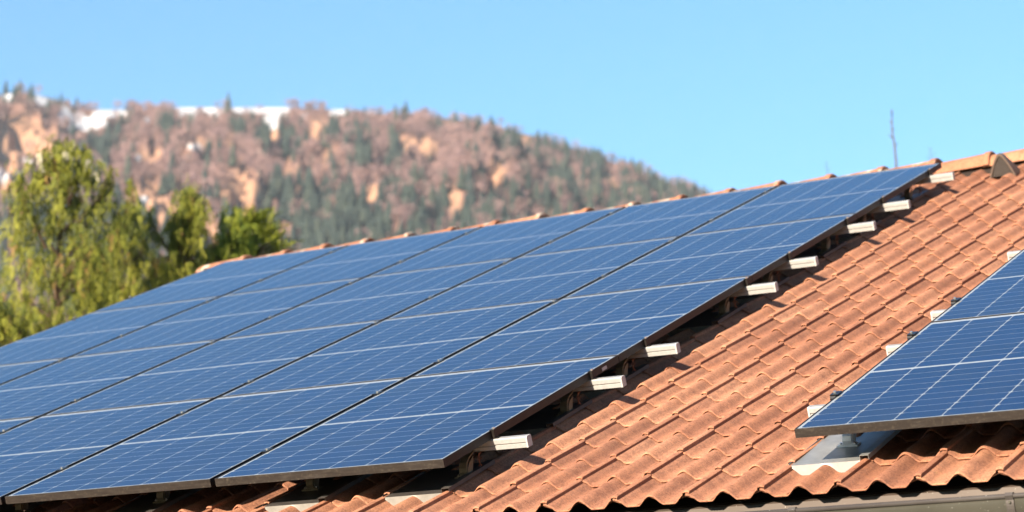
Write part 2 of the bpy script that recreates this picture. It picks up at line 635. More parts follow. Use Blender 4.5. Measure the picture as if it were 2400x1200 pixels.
ca = hm.color_attributes.new('cover', 'FLOAT_COLOR', 'POINT')
ca.data.foreach_set('color', cover.ravel())
m, t, b = new_mat('hillside')
at = t.nodes.new('ShaderNodeAttribute')
at.attribute_name = 'cover'
sep = t.nodes.new('ShaderNodeSeparateColor')
t.links.new(at.outputs['Color'], sep.inputs[0])
wp = geo_pos(t)
f1 = noise(t, wp, 0.02, 5, 0.65)
f2 = noise(t, wp, 0.12, 4, 0.6)
litter = ramp(t, f1, [(0.3, (0.110, 0.062, 0.050)), (0.7, (0.175, 0.096, 0.070))])
grass = ramp(t, f2, [(0.3, (0.255, 0.138, 0.082)), (0.7, (0.325, 0.185, 0.116))])
c = mix(t, sep.outputs[1], litter, grass)
c = mix(t, sep.outputs[0], c, (0.42, 0.42, 0.43))
t.links.new(c, b.inputs['Base Color'])
b.inputs['Roughness'].default_value = 1.0
b.inputs['Specular IOR Level'].default_value = 0.1
hill = obj('hill', hm, m)
tag(hill, kind='structure')

# ---- trees on the hill
r5 = np.random.default_rng(5)


def fir_template(seed):
    r = np.random.default_rng(seed)
    V, F, T = [], [], []
    nl = 8
    for l in range(nl):
        z0 = 0.10 + 0.80 * l / nl
        z1 = z0 + 0.26 - 0.10 * l / nl
        rad = 0.20 * (1 - l / nl) ** 0.8 * (0.85 + 0.3 * r.random()) + 0.015
        k = 9
        b0 = len(V)
        V.append((0, 0, min(z1, 1.0)))
        T.append(0.75)
        ph = r.random() * 6.28
        for i in range(k):
            a = ph + 2 * math.pi * i / k
            rr = rad * (0.62 + 0.55 * r.random())
            V.append((rr * math.cos(a), rr * math.sin(a), z0 - 0.05 * r.random()))
            T.append(0.2 + 0.6 * r.random())
        for i in range(k):
            F.append((b0, b0 + 1 + i, b0 + 1 + (i + 1) % k))
    b0 = len(V)
    V += [(0.012, 0, 0), (-0.006, 0.011, 0), (-0.006, -0.011, 0), (0, 0, 0.5)]
    T += [0, 0, 0, 0]
    F += [(b0, b0 + 1, b0 + 3), (b0 + 1, b0 + 2, b0 + 3), (b0 + 2, b0, b0 + 3)]
    return np.array(V), np.array(F), np.array(T)


def bare_template(seed):
    r = np.random.default_rng(seed)
    V, F, T = [], [], []

    def sliver(p, d, L, w_):
        s = np.cross(d, r.standard_normal(3))
        s /= np.linalg.norm(s) + 1e-9
        b0 = len(V)
        V.extend([p - s * w_, p + s * w_, p + d * L])
        tn = r.random()
        T.extend([tn] * 3)
        F.append((b0, b0 + 1, b0 + 2))
    for i in range(2):
        sliver(np.array([0, 0, 0.]), np.array([r.normal() * .05, r.normal() * .05, 1.]), 0.8, 0.02)
    for i in range(9):
        a = r.random() * 6.28
        p = np.array([0, 0, 0.25 + 0.35 * r.random()])
        d = np.array([math.cos(a) * .8, math.sin(a) * .8, 0.9])
        sliver(p, d / np.linalg.norm(d), 0.4, 0.010)
    for i in range(85):
        u = r.standard_normal(3)
        u /= np.linalg.norm(u)
        rr = r.random() ** 0.45
        p = np.array([u[0] * 0.34 * rr, u[1] * 0.34 * rr, 0.60 + u[2] * 0.36 * rr])
        d = u * np.array([1, 1, .6]) + np.array([0, 0, 0.6]) + r.standard_normal(3) * 0.4
        d /= np.linalg.norm(d)
        sliver(p, d, 0.12 + 0.14 * r.random(), 0.018 + 0.016 * r.random())
    return np.array(V), np.array(F), np.array(T)


FIRS = [fir_template(s) for s in range(5)]
BARES = [bare_template(20 + s) for s in range(6)]


def scatter_mesh(name, items, temps, mat):
    Vs, Fs, Ts = [], [], []
    off = 0
    for (p, h, wd, tone) in items:
        V, F, T = temps[r5.integers(len(temps))]
        a = r5.random() * 6.28
        ca_, sa_ = math.cos(a), math.sin(a)
        W = np.empty_like(V)
        W[:, 0] = (V[:, 0] * ca_ - V[:, 1] * sa_) * wd + p[0]
        W[:, 1] = (V[:, 0] * sa_ + V[:, 1] * ca_) * wd + p[1]
        W[:, 2] = V[:, 2] * h + p[2] - 0.3
        Vs.append(W)
        Fs.append(F + off)
        Ts.append(np.clip(T * 0.5 + tone, 0, 1))
        off += len(V)
    me = fast_mesh(name, np.concatenate(Vs), np.concatenate(Fs))
    a_ = me.attributes.new('tone', 'FLOAT', 'POINT')
    a_.data.foreach_set('value', np.concatenate(Ts).astype(np.float32))
    me.materials.append(mat)
    return me


def terrain_at(x, y):
    """nearest hill vertex seen at picture point (x, y)"""
    i = int(np.argmin(abs(XS - x)))
    j = int(np.argmin(abs(SCR[i, :ntt - 16, 1] - y)))
    return P3[i, j], i, j


# stands of conifers and gullies, as (x, y, rx, ry) sightings
FIRSTAND = [(545, 445, 24, 42), (615, 325, 18, 50), (680, 340, 26, 60), (250, 350, 26, 50), (230, 380, 30, 60), (400, 430, 20, 40), (490, 345, 14, 40), (770, 350, 16, 40),
            (835, 355, 20, 50), (930, 340, 22, 40), (850, 360, 22, 40), (920, 260, 40, 16), (1090, 430, 18, 30), (720, 480, 60, 60), (650, 470, 60, 50), (820, 500, 120, 50), (760, 560, 200, 60),
            (900, 520, 120, 40), (980, 520, 80, 40), (60, 215, 90, 20), (150, 225, 60, 22), (400, 300, 20, 14), (735, 300, 12, 40), (1180, 345, 16, 26), (1240, 300, 30, 16), (1330, 360, 20, 22),
            (1390, 400, 26, 26), (1230, 385, 14, 26), (1320, 420, 20, 26), (1500, 440, 40, 20), (1580, 450, 50, 20), (1440, 380, 30, 14), (1050, 280, 60, 12), (530, 540, 60, 40), (300, 560, 120, 60), (100, 560, 140, 90),
            (640, 540, 90, 40), (280, 300, 26, 20), (1130, 420, 12, 22), (790, 420, 14, 30), (960, 440, 12, 24), (1000, 400, 12, 24), (440, 300, 14, 18), (560, 300, 10, 24)]
firs, bares = [], []
tries = 0
while tries < 11500:
    tries += 1
    i = int(r5.integers(4, nx - 4))
    x = XS[i]
    if not (-1100 < x < 2700):
        continue
    j = int(8 + r5.random() ** 0.85 * (ntt - 16 - 8))
    jt = 2 if -60 < x < 1800 else 6
    p = P3[i, j] + np.array([r5.normal() * jt, r5.normal() * jt, 0])
    sx, sy = SCR[i, j]
    cv = cover[i * ntt + j]
    wv = 0.25 * wob2[i, j]
    if cv[0] > 0.3 and r5.random() < 0.97:
        continue
    if cv[1] > 0.25 and r5.random() < 0.985:
        continue
    # clearings stay clear: no tall tree stands right below a snow patch or a meadow
    if max(in_any(SNOW, sx, sy - d_, 0) for d_ in (8, 18, 28, 38)) > 0.12 and r5.random() < 0.88:
        continue
    if max(in_any(MEADOW, sx, sy - d_, 0) for d_ in (10, 20, 32)) > 0.2 and r5.random() < 0.95:
        continue
    stand = in_any(FIRSTAND, sx, sy - 22, wv)
    pf = 0.90 if stand > 0.2 else 0.08
    if (sy > 455 or not -60 < x < 1800) and r5.random() < 0.45:
        pf = max(pf, 0.75)
    if sx > 1100 and r5.random() < 0.65:
        pf = max(pf, 0.55)
    nearridge = TT[j] > 0.945
    if r5.random() < pf:
        h = 11 + 9 * r5.random()
        if nearridge:
            h *= 0.40
        firs.append((p, h, h * (0.75 + 0.35 * r5.random()), r5.random() * 0.5))
    else:
        h = 8 + 5 * r5.random()
        if nearridge:
            h *= 0.62
        bares.append((p, h, h * (0.95 + 0.3 * r5.random()), r5.random() * 0.55))
fo = obj('conifer_wood', scatter_mesh('conifer_wood', firs, FIRS, M['fir']))
tag(fo, 'dark green conifer wood spread over the far hillside', 'wood', kind='stuff')
bo = obj('bare_wood', scatter_mesh('bare_wood', bares, BARES, M['bare']))
tag(bo, 'leafless pinkish brown deciduous wood covering the far hillside', 'wood', kind='stuff')

# single firs that stand clear on the skyline
for (x, ytop, h, lab) in ((14, 186, 17, 'dark fir on the skyline at the far left edge, beside a round snow patch'),
                          (180, 226, 13, 'small dark fir on the skyline just above the largest snow patch'),
                          (313, 243, 11, 'squat dark fir on the skyline between the big snow patch and the snowy ridge'),
                          (753, 234, 12, 'pointed dark fir on the skyline right of the rounded bare copse')):
    k = int(np.argmin(abs(XS - x)))
    a, b_, te = bearing(x, ytop)
    base = P3[k, ntt - 17].copy()
    root = empty('fir_tree', base)
    top = CAM.z + te * R1
    hh = top - base[2] + 1
    V, F, T = FIRS[int(x) % 5]
    me = fast_mesh('crown', V * np.array([hh * .95, hh * .95, hh]), F)
    a_ = me.attributes.new('tone', 'FLOAT', 'POINT')
    a_.data.foreach_set('value', (T * .5).astype(np.float32))
    obj('crown', me, M['fir'], root)
    MB().tube([(0, 0, -1), (0, 0, hh * .3)], [hh * .02, hh * .012], 5).build('trunk', M['bark'], root)
    tag(root, lab, 'tree', 'firs on the hill skyline')

# ------------------------------------------------------------------ house and roof
U0, U1 = -6.45, 4.35
TW, TG = 0.3025, 0.3285
TU0 = 0.197                                       # a roll with a side lap stands here
V0 = -0.183                                       # nose of the eave course
NC = -0.160                                       # crest of a tile at its nose
RIDGE_V = 7.60
house = empty('house', (0, 0, GZ))
tag(house, 'house with weathered orange tiled roof carrying the solar panels', 'house')
yr = RIDGE_V * CS + 0.2 * SN
zr = RIDGE_V * SN - 0.2 * CS
wall = MB()
wall.box(U0 + 0.35, U1 - 0.35, 0.5, 2 * yr - 0.5, 0, -0.55 - GZ)
# gable ends rise up to the roof
g0, g1, zb = 0.5, 2 * yr - 0.5, -0.55 - GZ
zt = zr - GZ - 0.12
wall.prism_x([(g0, zb + .003), (g1, zb + .003), (yr, zt)], U0 + 0.35, U1 - 0.35)
wall.build('wall', M['wall'], house)
# deck of both slopes
dk = MB()
dk.box(U0 + 0.04, U1 - 0.04, -0.03, RIDGE_V - 0.02, -0.31, -0.255)
roof = dk.build('roof', M['deck'], house)
roof.location = (0, 0, -GZ)
roof.rotation_euler = (SLOPE, 0, 0)
bk = MB()
bk.box(U0 + 0.04, U1 - 0.04, 0, RIDGE_V - 0.02, -0.05, 0.0)
ob = bk.build('back_slope', M['tile'], house)
# mirrored plane: rotate about the ridge
ob.location = (0, 2 * yr, 0.0 - GZ - 0.19)
ob.rotation_euler = (-SLOPE, 0, 0)
for vert in ob.data.vertices:
    vert.co.y = -vert.co.y
ob.data.flip_normals()
MB().box(U0 + 0.1, U1 - 0.1, 0.032, 0.5, -0.42 - GZ, -0.39 - GZ).build('soffit', M['wood'], house)
MB().box(U0 + 0.1, U1 - 0.1, 0.007, 0.030, -0.50 - GZ, -0.30 - GZ).build('fascia', M['wood'], house)
# eave sheet with drip down into the gutter, seen under the tile noses
es = MB()
es.strip([(0.10, -0.250 - GZ), (0.012, -0.264 - GZ), (0.002, -0.272 - GZ), (-0.004, -0.345 - GZ), (-0.075, -0.374 - GZ)], U0 + 0.05, U1 - 0.05, 0.002)
es.build('eave_sheet', M['eave'], house)


# --- tile
RH = 0.036                                         # height of a roll
def tile_profile():
    xs, hs, lip = [], [], []
    w_ = TW
    R_ = 0.050

    def h(x):
        d = min(abs(x), abs(x - w_ / 2), abs(x - w_))
        if d >= R_:
            return 0.0
        return RH * (0.5 + 0.5 * math.cos(math.pi * d / R_)) ** 0.66
    samples = [-0.004, 0.012, 0.022, 0.031, 0.040, 0.050, 0.075, 0.1015, 0.110, 0.120, 0.130, 0.141, 0.1513, 0.162, 0.172, 0.182, 0.190,
               0.201, 0.228, 0.2525, 0.262, 0.272, 0.281, 0.2885, 0.290, 0.3025, 0.311, 0.317]
    for x in samples:
        z = h(x) - RH
        if x < 0.03:
            z -= 0.0055
        if x > 0.2895:
            z += 0.0060
        xs.append(x)
        hs.append(z)
    return xs, hs


TXS, THS = tile_profile()
TLEN = 0.395
TILT = 0.0128 / TG


def tile_mesh(seed):
    r = random.Random(seed)
    xs, hs = TXS, THS
    k = len(xs)
    V, F, S = [], [], []

    def row(v, dz, jit=0.0):
        b = len(V)
        for x, h in zip(xs, hs):
            V.append((x, v + (r.uniform(-jit, jit)), h + dz - v * TILT))
        return b
    # underside at the nose, nose face, rounded arris, body
    nose_bot = len(V)
    for i, (x, h) in enumerate(zip(xs, hs)):
        th = 0.0096
        if x > 0.285 or x < 0.03:                    # broken edge of the side lap
            th += (0.002 if i % 2 else -0.003)
        V.append((x, 0.0035 + r.uniform(0, .0015), h - th))
    a = row(0.0, -0.0068, 0.0012)
    b1 = row(0.0030, -0.0024, 0.0010)
    c1 = row(0.010, 0.0, 0.0)
    d1 = row(TLEN, 0.0)
    for (p, q_, sm) in ((nose_bot, a, False), (a, b1, True), (b1, c1, True), (c1, d1, True)):
        for i in range(k - 1):
            F.append((p + i, p + i + 1, q_ + i + 1, q_ + i))
            S.append(sm)
    # side face of the cover lip
    e = len(V)
    for (v, dz) in ((0.0, -0.0150), (0.0, -0.0068), (0.0030, -0.0024), (0.010, 0.0), (TLEN, 0.0), (TLEN, -0.0150)):
        V.append((xs[-1], v, hs[-1] + dz - v * TILT))
    F.append((e, e + 5, e + 4, e + 3, e + 2, e + 1))
    S.append(False)
    # underside sheet so that no light leaks below
    f = len(V)
    for v in (0.0035, TLEN):
        for x, h in ((xs[0], hs[0]), (0.075, -RH), (0.1513, 0.0), (0.228, -RH), (xs[-1], hs[-1])):
            V.append((x, v, h - 0.0105 - v * TILT))
    for i in range(4):
        F.append((f + i, f + 5 + i, f + 6 + i, f + 1 + i))
        S.append(False)
    me = mesh('tile', V, F)
    me.polygons.foreach_set('use_smooth', S)
    fa = me.attributes.new('flank', 'FLOAT', 'POINT')
    fv = []
    for (x, y, z) in V:
        d = min(x, abs(x - TW / 2) if x >= TW / 2 else 9, abs(x - TW) if x >= TW else 9)
        fv.append(max(0.0, 1 - abs(d - 0.031) / 0.026))
    fa.data.foreach_set('value', fv)
    me.materials.append(M['tile'])
    return me


TMESH = [tile_mesh(s) for s in range(5)]
PLATE_CELLS = {}                                   # (column, course) covered by a flashing plate


def col_u(c):
    return TU0 + TW * c


# hooks: (column, course index of the plate, strap u)
HOOKS = [(-2, 1, -0.125), (-4, 1, -0.895), (-7, 1, -1.70), (-10, 1, -2.52), (-2, 4, -0.125), (-2, 6, -0.125), (-2, 10, -0.13), (-2, 12, -0.13),
         (-2, 15, -0.14), (-2, 17, -0.14), (-2, 20, -0.15), (4, 1, 1.575)]
NCOURSE = 24
c_lo = int(math.floor((U0 - TU0) / TW))
c_hi = int(math.ceil((U1 - TU0) / TW))
rest_V, rest_F, rest_A = [], [], []
roff = 0
nind = 0
rt = random.Random(3)
for c in range(c_lo, c_hi):
    for j in range(NCOURSE):
        u = col_u(c)
        v = V0 + TG * j
        du, dv, dn = rt.uniform(-.0015, .0015), rt.uniform(-.003, .003), rt.uniform(-.0012, .0012)
        rz = rt.uniform(-.004, .004)
        if (c, j) in [(h_[0], h_[1]) for h_ in HOOKS]:
            continue
        x0, y0 = screen(rw(u, v, NC))
        x1, y1 = screen(rw(u + TW, v + TG, NC))
        inframe = x1 > -20 and x0 < 2420 and y1 < 1215
        under_left = u + TW < -0.42 and v > 0.45
        under_right = u > 1.55 and v > 0.40
        if inframe and not under_left and not under_right:
            o = obj('tile', TMESH[rt.randrange(5)], None, roof, (u + du, v + dv, NC + dn), (0, 0, rz))
            nind += 1
        else:
            me = TMESH[rt.randrange(5)]
            cv_ = np.array([vv.co[:] for vv in me.vertices])
            cv_ += np.array([u + du, v + dv, NC + dn])
            fb_ = np.zeros(len(cv_), dtype=np.float32)
            me.attributes['flank'].data.foreach_get('value', fb_)
            rest_A.append(fb_)
            rest_V.append(cv_)
            for p in me.polygons:
                rest_F.append([roff + i for i in p.vertices])
            roff += len(cv_)
print('individual tiles', nind)
rm = mesh('tile_field', np.concatenate(rest_V), rest_F)
rm.polygons.foreach_set('use_smooth', [True] * len(rm.polygons))
fa = rm.attributes.new('flank', 'FLOAT', 'POINT')
fa.data.foreach_set('value', np.concatenate(rest_A))
rf = obj('tile_field', rm, M['tile'], roof)
tag(rf, 'roof tiles lying under and beyond the panels', kind='stuff')

# --- ridge caps: half-round, tapered, each lapping the next
RL = 0.385


def ridge_mesh(seed):
    r = random.Random(seed)
    V, F = [], []
    k = 11
    rows = [(0.0, 0.118, 0.100, 0), (0.02, 0.119, 0.102, 0), (0.30, 0.130, 0.112, 0), (0.385, 0.135, 0.116, 0), (0.392, 0.143, 0.124, 0), (0.425, 0.144, 0.125, 0), (0.432, 0.141, 0.121, 0)]
    for (x, hw, hh, _) in rows:
        for i in range(k):
            a = math.pi * i / (k - 1)
            y = -hw * math.cos(a)
            z = hh * math.sin(a) ** 0.8
            V.append((x + r.uniform(-.002, .002), y, z + 0.012 * (x / 0.43)))
    nr = len(rows)
    for i in range(nr - 1):
        for j in range(k - 1):
            F.append((i * k + j, (i + 1) * k + j, (i + 1) * k + j + 1, i * k + j + 1)[::-1])
    # thickness at the big end
    b = len(V)
    for j in range(k):
        x, y, z = V[(nr - 1) * k + j]
        V.append((x - 0.002, y * 0.86, max(z * 0.84, 0.0)))
    for j in range(k - 1):
        F.append(((nr - 1) * k + j, b + j, b + j + 1, (nr - 1) * k + j + 1)[::-1])
    b2 = len(V)
    for j in range(k):
        x, y, z = V[b + j]
        V.append((0.01, y * 0.85, z * 0.8))
    for j in range(k - 1):
        F.append((b + j, b2 + j, b2 + j + 1, b + j + 1)[::-1])
    me = mesh('ridge_tile', V, F, True)
    me.materials.append(M['ridge'])
    return me


RM = [ridge_mesh(s) for s in range(3)]
RC = [ridge_mesh(s) for s in range(3)]
for me in RC:
    me.materials[0] = M['tile']
yrid = 7.62 * CS + 0.19 * SN
zrid = 2.895
nr_ = int((U1 - U0) / RL) + 1
inv = roof.matrix_basis.inverted()
for i in range(nr_):
    u = U0 - 0.02 + i * RL
    o = obj('ridge_tile', (RM if u < -0.6 else RC)[i % 3], None, roof)
    dz = rt.uniform(-.004, .004)
    wm = Matrix.Translation((u, yrid + rt.uniform(-.004, .004), zrid + dz - GZ)) @ Matrix.Rotation(rt.uniform(-.01, .01), 4, 'Z')
    o.matrix_basis = inv @ wm
# rounded stop end at the far gable
me = RM[0].copy()
o = obj('ridge_end_cap', None, None, roof)
V, F = [], []
k = 11
for s_, (x, f_) in enumerate(((0.0, 1.0), (-0.05, 0.86), (-0.085, 0.6), (-0.10, 0.05))):
    for i in range(k):
        a = math.pi * i / (k - 1)
        V.append((x, -0.118 * f_ * math.cos(a), 0.100 * f_ * math.sin(a) ** .8 - 0.02 * (1 - f_)))
for i in range(3):
    for j in range(k - 1):
        F.append((i * k + j, (i + 1) * k + j, (i + 1) * k + j + 1, i * k + j + 1))
bpy.data.objects.remove(o)
o = obj('ridge_end_cap', mesh('ridge_end_cap', V, F, True), M['ridge'], roof)
o.matrix_basis = inv @ Matrix.Translation((U0 - 0.02, yrid, zrid - GZ))
# mortar bed under the caps
mb = MB()
mb.box(U0 + 0.03, U1 - 0.03, yrid - 0.085, yrid + 0.085, zrid - 0.10 - GZ, zrid + 0.035 - GZ)
o = mb.build('ridge_batten', M['deck'], house)

# ------------------------------------------------------------------ gutter
gut = empty('rain_gutter', (0, 0, 0))
tag(gut, 'grey half-round rain gutter hung below the eave tiles', 'gutter')
path = []
for i in range(15):
    a = math.pi * i / 14
    path.append((-0.128 - 0.0685 * math.cos(a), -0.335 - 0.075 * math.sin(a)))
g = MB()
g.strip(path, U0 - 0.02, U1 + 0.02, 0.0015)
g.build('trough', M['gutter'], gut, True)
for ua, ub in ((U0 - 0.02, -2.39), (-2.385, 1.295), (1.300, U1 + 0.02)):
    MB().tube([(ua, -0.200, -0.331), (ub, -0.200, -0.331)], 0.0088, 12).build('bead', M['bead'], gut, True)
for uj in (-2.3875, 1.2975):
    MB().tube([(uj - 0.004, -0.200, -0.331), (uj + 0.004, -0.200, -0.331)], 0.0094, 12).build('bead_joint', M['gutter'], gut, True)
for ub in (-5.66, -4.85, -4.04, -3.24, -2.43, -1.63, -0.83, -0.03, 0.77, 1.575, 2.378, 3.18, 3.98):
    pb = [(-0.186, -0.3225), (-0.195, -0.3195), (-0.207, -0.3205), (-0.2125, -0.331)]
    for i in range(8):
        a = 0.12 + 0.9 * i / 7
        pb.append((-0.128 - 0.0735 * math.cos(a), -0.335 - 0.080 * math.sin(a)))
    s_ = MB()
    s_.strip(pb, ub - 0.014, ub + 0.014, 0.003)
    br = s_.build('bracket', M['bead'], gut)
    MB().tube([(ub, -0.2035, -0.352), (ub, -0.208, -0.353)], 0.005, 8).build('rivet', M['gutter'], br)

# ------------------------------------------------------------------ solar panels
PW, PH = 1.129, 1.722
PITCH_U, PITCH_V = 1.155, 1.728
FT, FL = 0.035, 0.0055                              # frame height and lip width
CWD, CHT, CGX, CGY, CMID = 0.1782, 0.0878, 0.0045, 0.0034, 0.024
MX = (PW - 6 * CWD - 5 * CGX) / 2
MY = (PH - 18 * CHT - 16 * CGY - CMID) / 2
# cell with clipped corners
ch = 0.0085
hx, hy = CWD / 2, CHT / 2
cme = mesh('cell', [(-hx + ch, -hy, 0), (hx - ch, -hy, 0), (hx, -hy + ch * .8, 0), (hx, hy - ch * .8, 0), (hx - ch, hy, 0), (-hx + ch, hy, 0), (-hx, hy - ch * .8, 0), (-hx, -hy + ch * .8, 0)],
           [tuple(range(8))])
cme.materials.append(M['cell'])
fm = MB()
fb = 0.0015
# frame bars with a fine chamfer on the outer top edge


def bar(mb_, prof, p0, p1, axis):
    pass


fm.prism_x([(0, -FT), (FL, -FT), (FL, 0), (fb, 0), (0, -fb)][::-1], 0, PW)
fm.prism_x([(PH, -FT), (PH, -fb), (PH - fb, 0), (PH - FL, 0), (PH - FL, -FT)][::-1], 0, PW)
fm.box(0, FL, FL, PH - FL, -FT, 0)
fm.box(PW - FL, PW, FL, PH - FL, -FT, 0)
fme = fm.mesh('frame')
fme.materials.append(M['frame'])
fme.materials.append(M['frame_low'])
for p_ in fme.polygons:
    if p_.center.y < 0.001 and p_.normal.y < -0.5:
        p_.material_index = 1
bme = MB().box(FL, PW - FL, FL, PH - FL, -0.0055, -0.0026).mesh('backsheet')
bme.materials.append(M['back'])
gme = mesh('glass', [(FL, FL, -0.0012), (PW - FL, FL, -0.0012), (PW - FL, PH - FL, -0.0012), (FL, PH - FL, -0.0012)], [(0, 1, 2, 3)])
gme.materials.append(M['glass'])
rme = MB().box(FL, PW - FL, FL, PH - FL, -0.0075, -0.0058).mesh('bounce_block_sheet')  # added dark layer, keeps the white backsheet from lighting the tiles below
rme.materials.append(M['rear'])
jb = MB().box(PW / 2 - 0.05, PW / 2 + 0.05, PH - 0.2, PH - 0.1, -0.028, -0.009).mesh('junction_box')
jb.materials.append(M['clamp'])


def panel(u, v, label, group, sticker=False):
    root = on_roof('solar_panel', u, v, 0)
    obj('frame', fme, None, root)
    lam = obj('backsheet', bme, None, root)
    obj('glass', gme, None, root)
    obj('bounce_block_sheet', rme, None, root)
    obj('junction_box', jb, None, root)
    for cx in range(6):
        for cy in range(18):
            x = MX + hx + cx * (CWD + CGX)
            y = MY - 0.009 + hy + cy * (CHT + CGY) + (CMID - CGY if cy >= 9 else 0)
            obj('cell', cme, None, lam, (x, y, -0.0021))
    if sticker:
        MB().box(PW + 0.0002, PW + 0.0012, 1.535, 1.585, -0.029, -0.014).build('sticker', M['cap'], root)
    tag(root, label, 'solar panel', group)


ROWN = ['bottom', 'second', 'third', 'top']
COLN = ['rightmost', 'second from right', 'middle', 'second from left', 'leftmost']
for cc in range(5):
    for rr in range(4):
        panel(-(cc + 1) * PITCH_U + (PITCH_U - PW) / 2, rr * PITCH_V, 'blue solar panel of the large array, %s row, %s column' % (ROWN[rr], COLN[cc]), 'panels of the large array', cc == 0 and rr == 0)
panel(1.507, 0.0, 'blue solar panel at right, lowest of the separate right array above the flashing plate', 'panels of the right array')
panel(1.507, PITCH_V, 'blue solar panel cut by the right picture edge, second row of the right array', 'panels of the right array')

# ------------------------------------------------------------------ rails, clamps
RAILP = [(-0.020, -0.083), (-0.020, -0.0675), (-0.0145, -0.0660), (-0.0145, -0.0610), (-0.020, -0.0595), (-0.020, -0.042), (-0.014, -0.0362),
         (0.014, -0.0362), (0.020, -0.042), (0.020, -0.083)]
# end clamp: a Z piece holding the frame edge
EC = MB()
EC.prism_x([(-0.015, 0), (0.015, 0), (0.015, 0.036), (-0.015, 0.036)], 0.003, 0.014)
EC.box(-0.007, 0.0145, -0.016, 0.016, 0.0362, 0.0395)
EC.box(0.0142, 0.026, -0.014, 0.014, 0.0002, 0.004)
ecme = EC.mesh('end_clamp')
ecme.materials.append(M['frame'])
BT = MB().tube([(0, 0, 0.040), (0, 0, 0.0475)], 0.0065, 8).mesh('bolt')
BT.materials.append(M['bolt'])
MCm = MB()
MCm.box(-0.0095, 0.0095, -0.03, 0.03, 0.0005, 0.0385)
MCm.box(-0.0165, 0.0165, -0.03, 0.03, 0.0365, 0.0395)
mcme = MCm.mesh('mid_clamp')
mcme.materials.append(M['clamp'])


BC = MB()
BC.prism_x([(-0.030, 0), (0.030, 0), (0.030, 0.030), (0.022, 0.041), (-0.022, 0.041), (-0.030, 0.030)], 0.002, 0.024)
BC.box(-0.009, 0.0238, -0.028, 0.028, 0.0412, 0.0445)
bcme = BC.mesh('end_clamp')
bcme.materials.append(M['clamp'])


def rail(v, ua, ub, ends, mids, label, group, black=False):
    root = on_roof('mounting_rail', ua, v, 0)
    L = ub - ua
    k = MB()
    k.prism_x(RAILP, 0.006, L - 0.006)
    k.build('profile', M['alu'], root)
    for x0, x1 in ((0, 0.006), (L - 0.006, L)):
        k = MB()
        k.prism_x([(-0.0205, -0.0836), (-0.0205, -0.0585), (-0.0192, -0.058), (-0.0205, -0.0575), (-0.0205, -0.0415), (-0.0142, -0.0356), (0.0142, -0.0356), (0.0205, -0.0415), (0.0205, -0.0836)],
                  x0 - (0.002 if x0 == 0 else -0.0002), x1 + (0.002 if x0 else -0.0002))
        k.build('end_cap', M['cap'], root)
    for (ue, sgn) in ends:
        o = obj('end_clamp', bcme if black else ecme, None, root, (ue - ua, 0, -0.0362), (0, 0, 0 if sgn > 0 else math.pi))
        obj('bolt', BT, None, o, (0.012 if black else 0.006, 0, 0.0045 if black else 0))
    for um in mids:
        o = obj('mid_clamp', mcme, None, root, (um - ua, 0, -0.0362))
        obj('bolt', BT, None, o, (0, 0, -0.0005))
    tag(root, label, 'rail', group)


EDGE_R = -(PITCH_U - PW) / 2
EDGE_L = -5 * PITCH_U + (PITCH_U - PW) / 2
RV = [0.437, 1.418, 2.035, 3.365, 4.015, 4.998, 5.665, 6.632]
ORD = ['lowest', 'second lowest', 'third lowest', 'fourth lowest', 'fourth highest', 'third highest', 'second highest', 'highest']
for i, v in enumerate(RV):
    rail(v, EDGE_L - 0.12, 0.150 - (0.008 if i % 3 == 1 else 0), [(EDGE_R, 1), (EDGE_L, -1)], [-PITCH_U * k for k in range(1, 5)],
         'pale aluminium mounting rail under the large array, %s rail end at its right edge' % ORD[i], 'rails of the large array')
RE = 1.507
for i, v in enumerate((0.497, 1.490, 2.140, 3.445)):
    rail(v, RE - 0.128, RE + PW + 0.12, [(RE + PW, 1), (RE, -1)], [],
         'pale aluminium mounting rail under the right array, %s stub at its left edge' % ['lowest', 'second', 'third', 'topmost visible'][i], 'rails of the right array', True)

# ------------------------------------------------------------------ roof hooks on flashing plates
HLAB = ['silver roof hook on flashing plate nearest the front corner of the large array', 'silver roof hook under the front edge of the large array, second from its corner',
        'silver roof hook under the front edge of the large array, third from its corner', 'silver roof hook under the front edge at the bottom left picture edge',
        'shaded roof hook under the second lowest rail end', 'shaded roof hook under the third lowest rail end', 'shaded roof hook under the fourth lowest rail end',
        'shaded roof hook under the fourth highest rail end', 'shaded roof hook under the third highest rail end', 'shaded roof hook under the second highest rail end',
        'shaded roof hook under the highest rail end', 'bright silver roof hook on a scalloped plate under the right array corner']


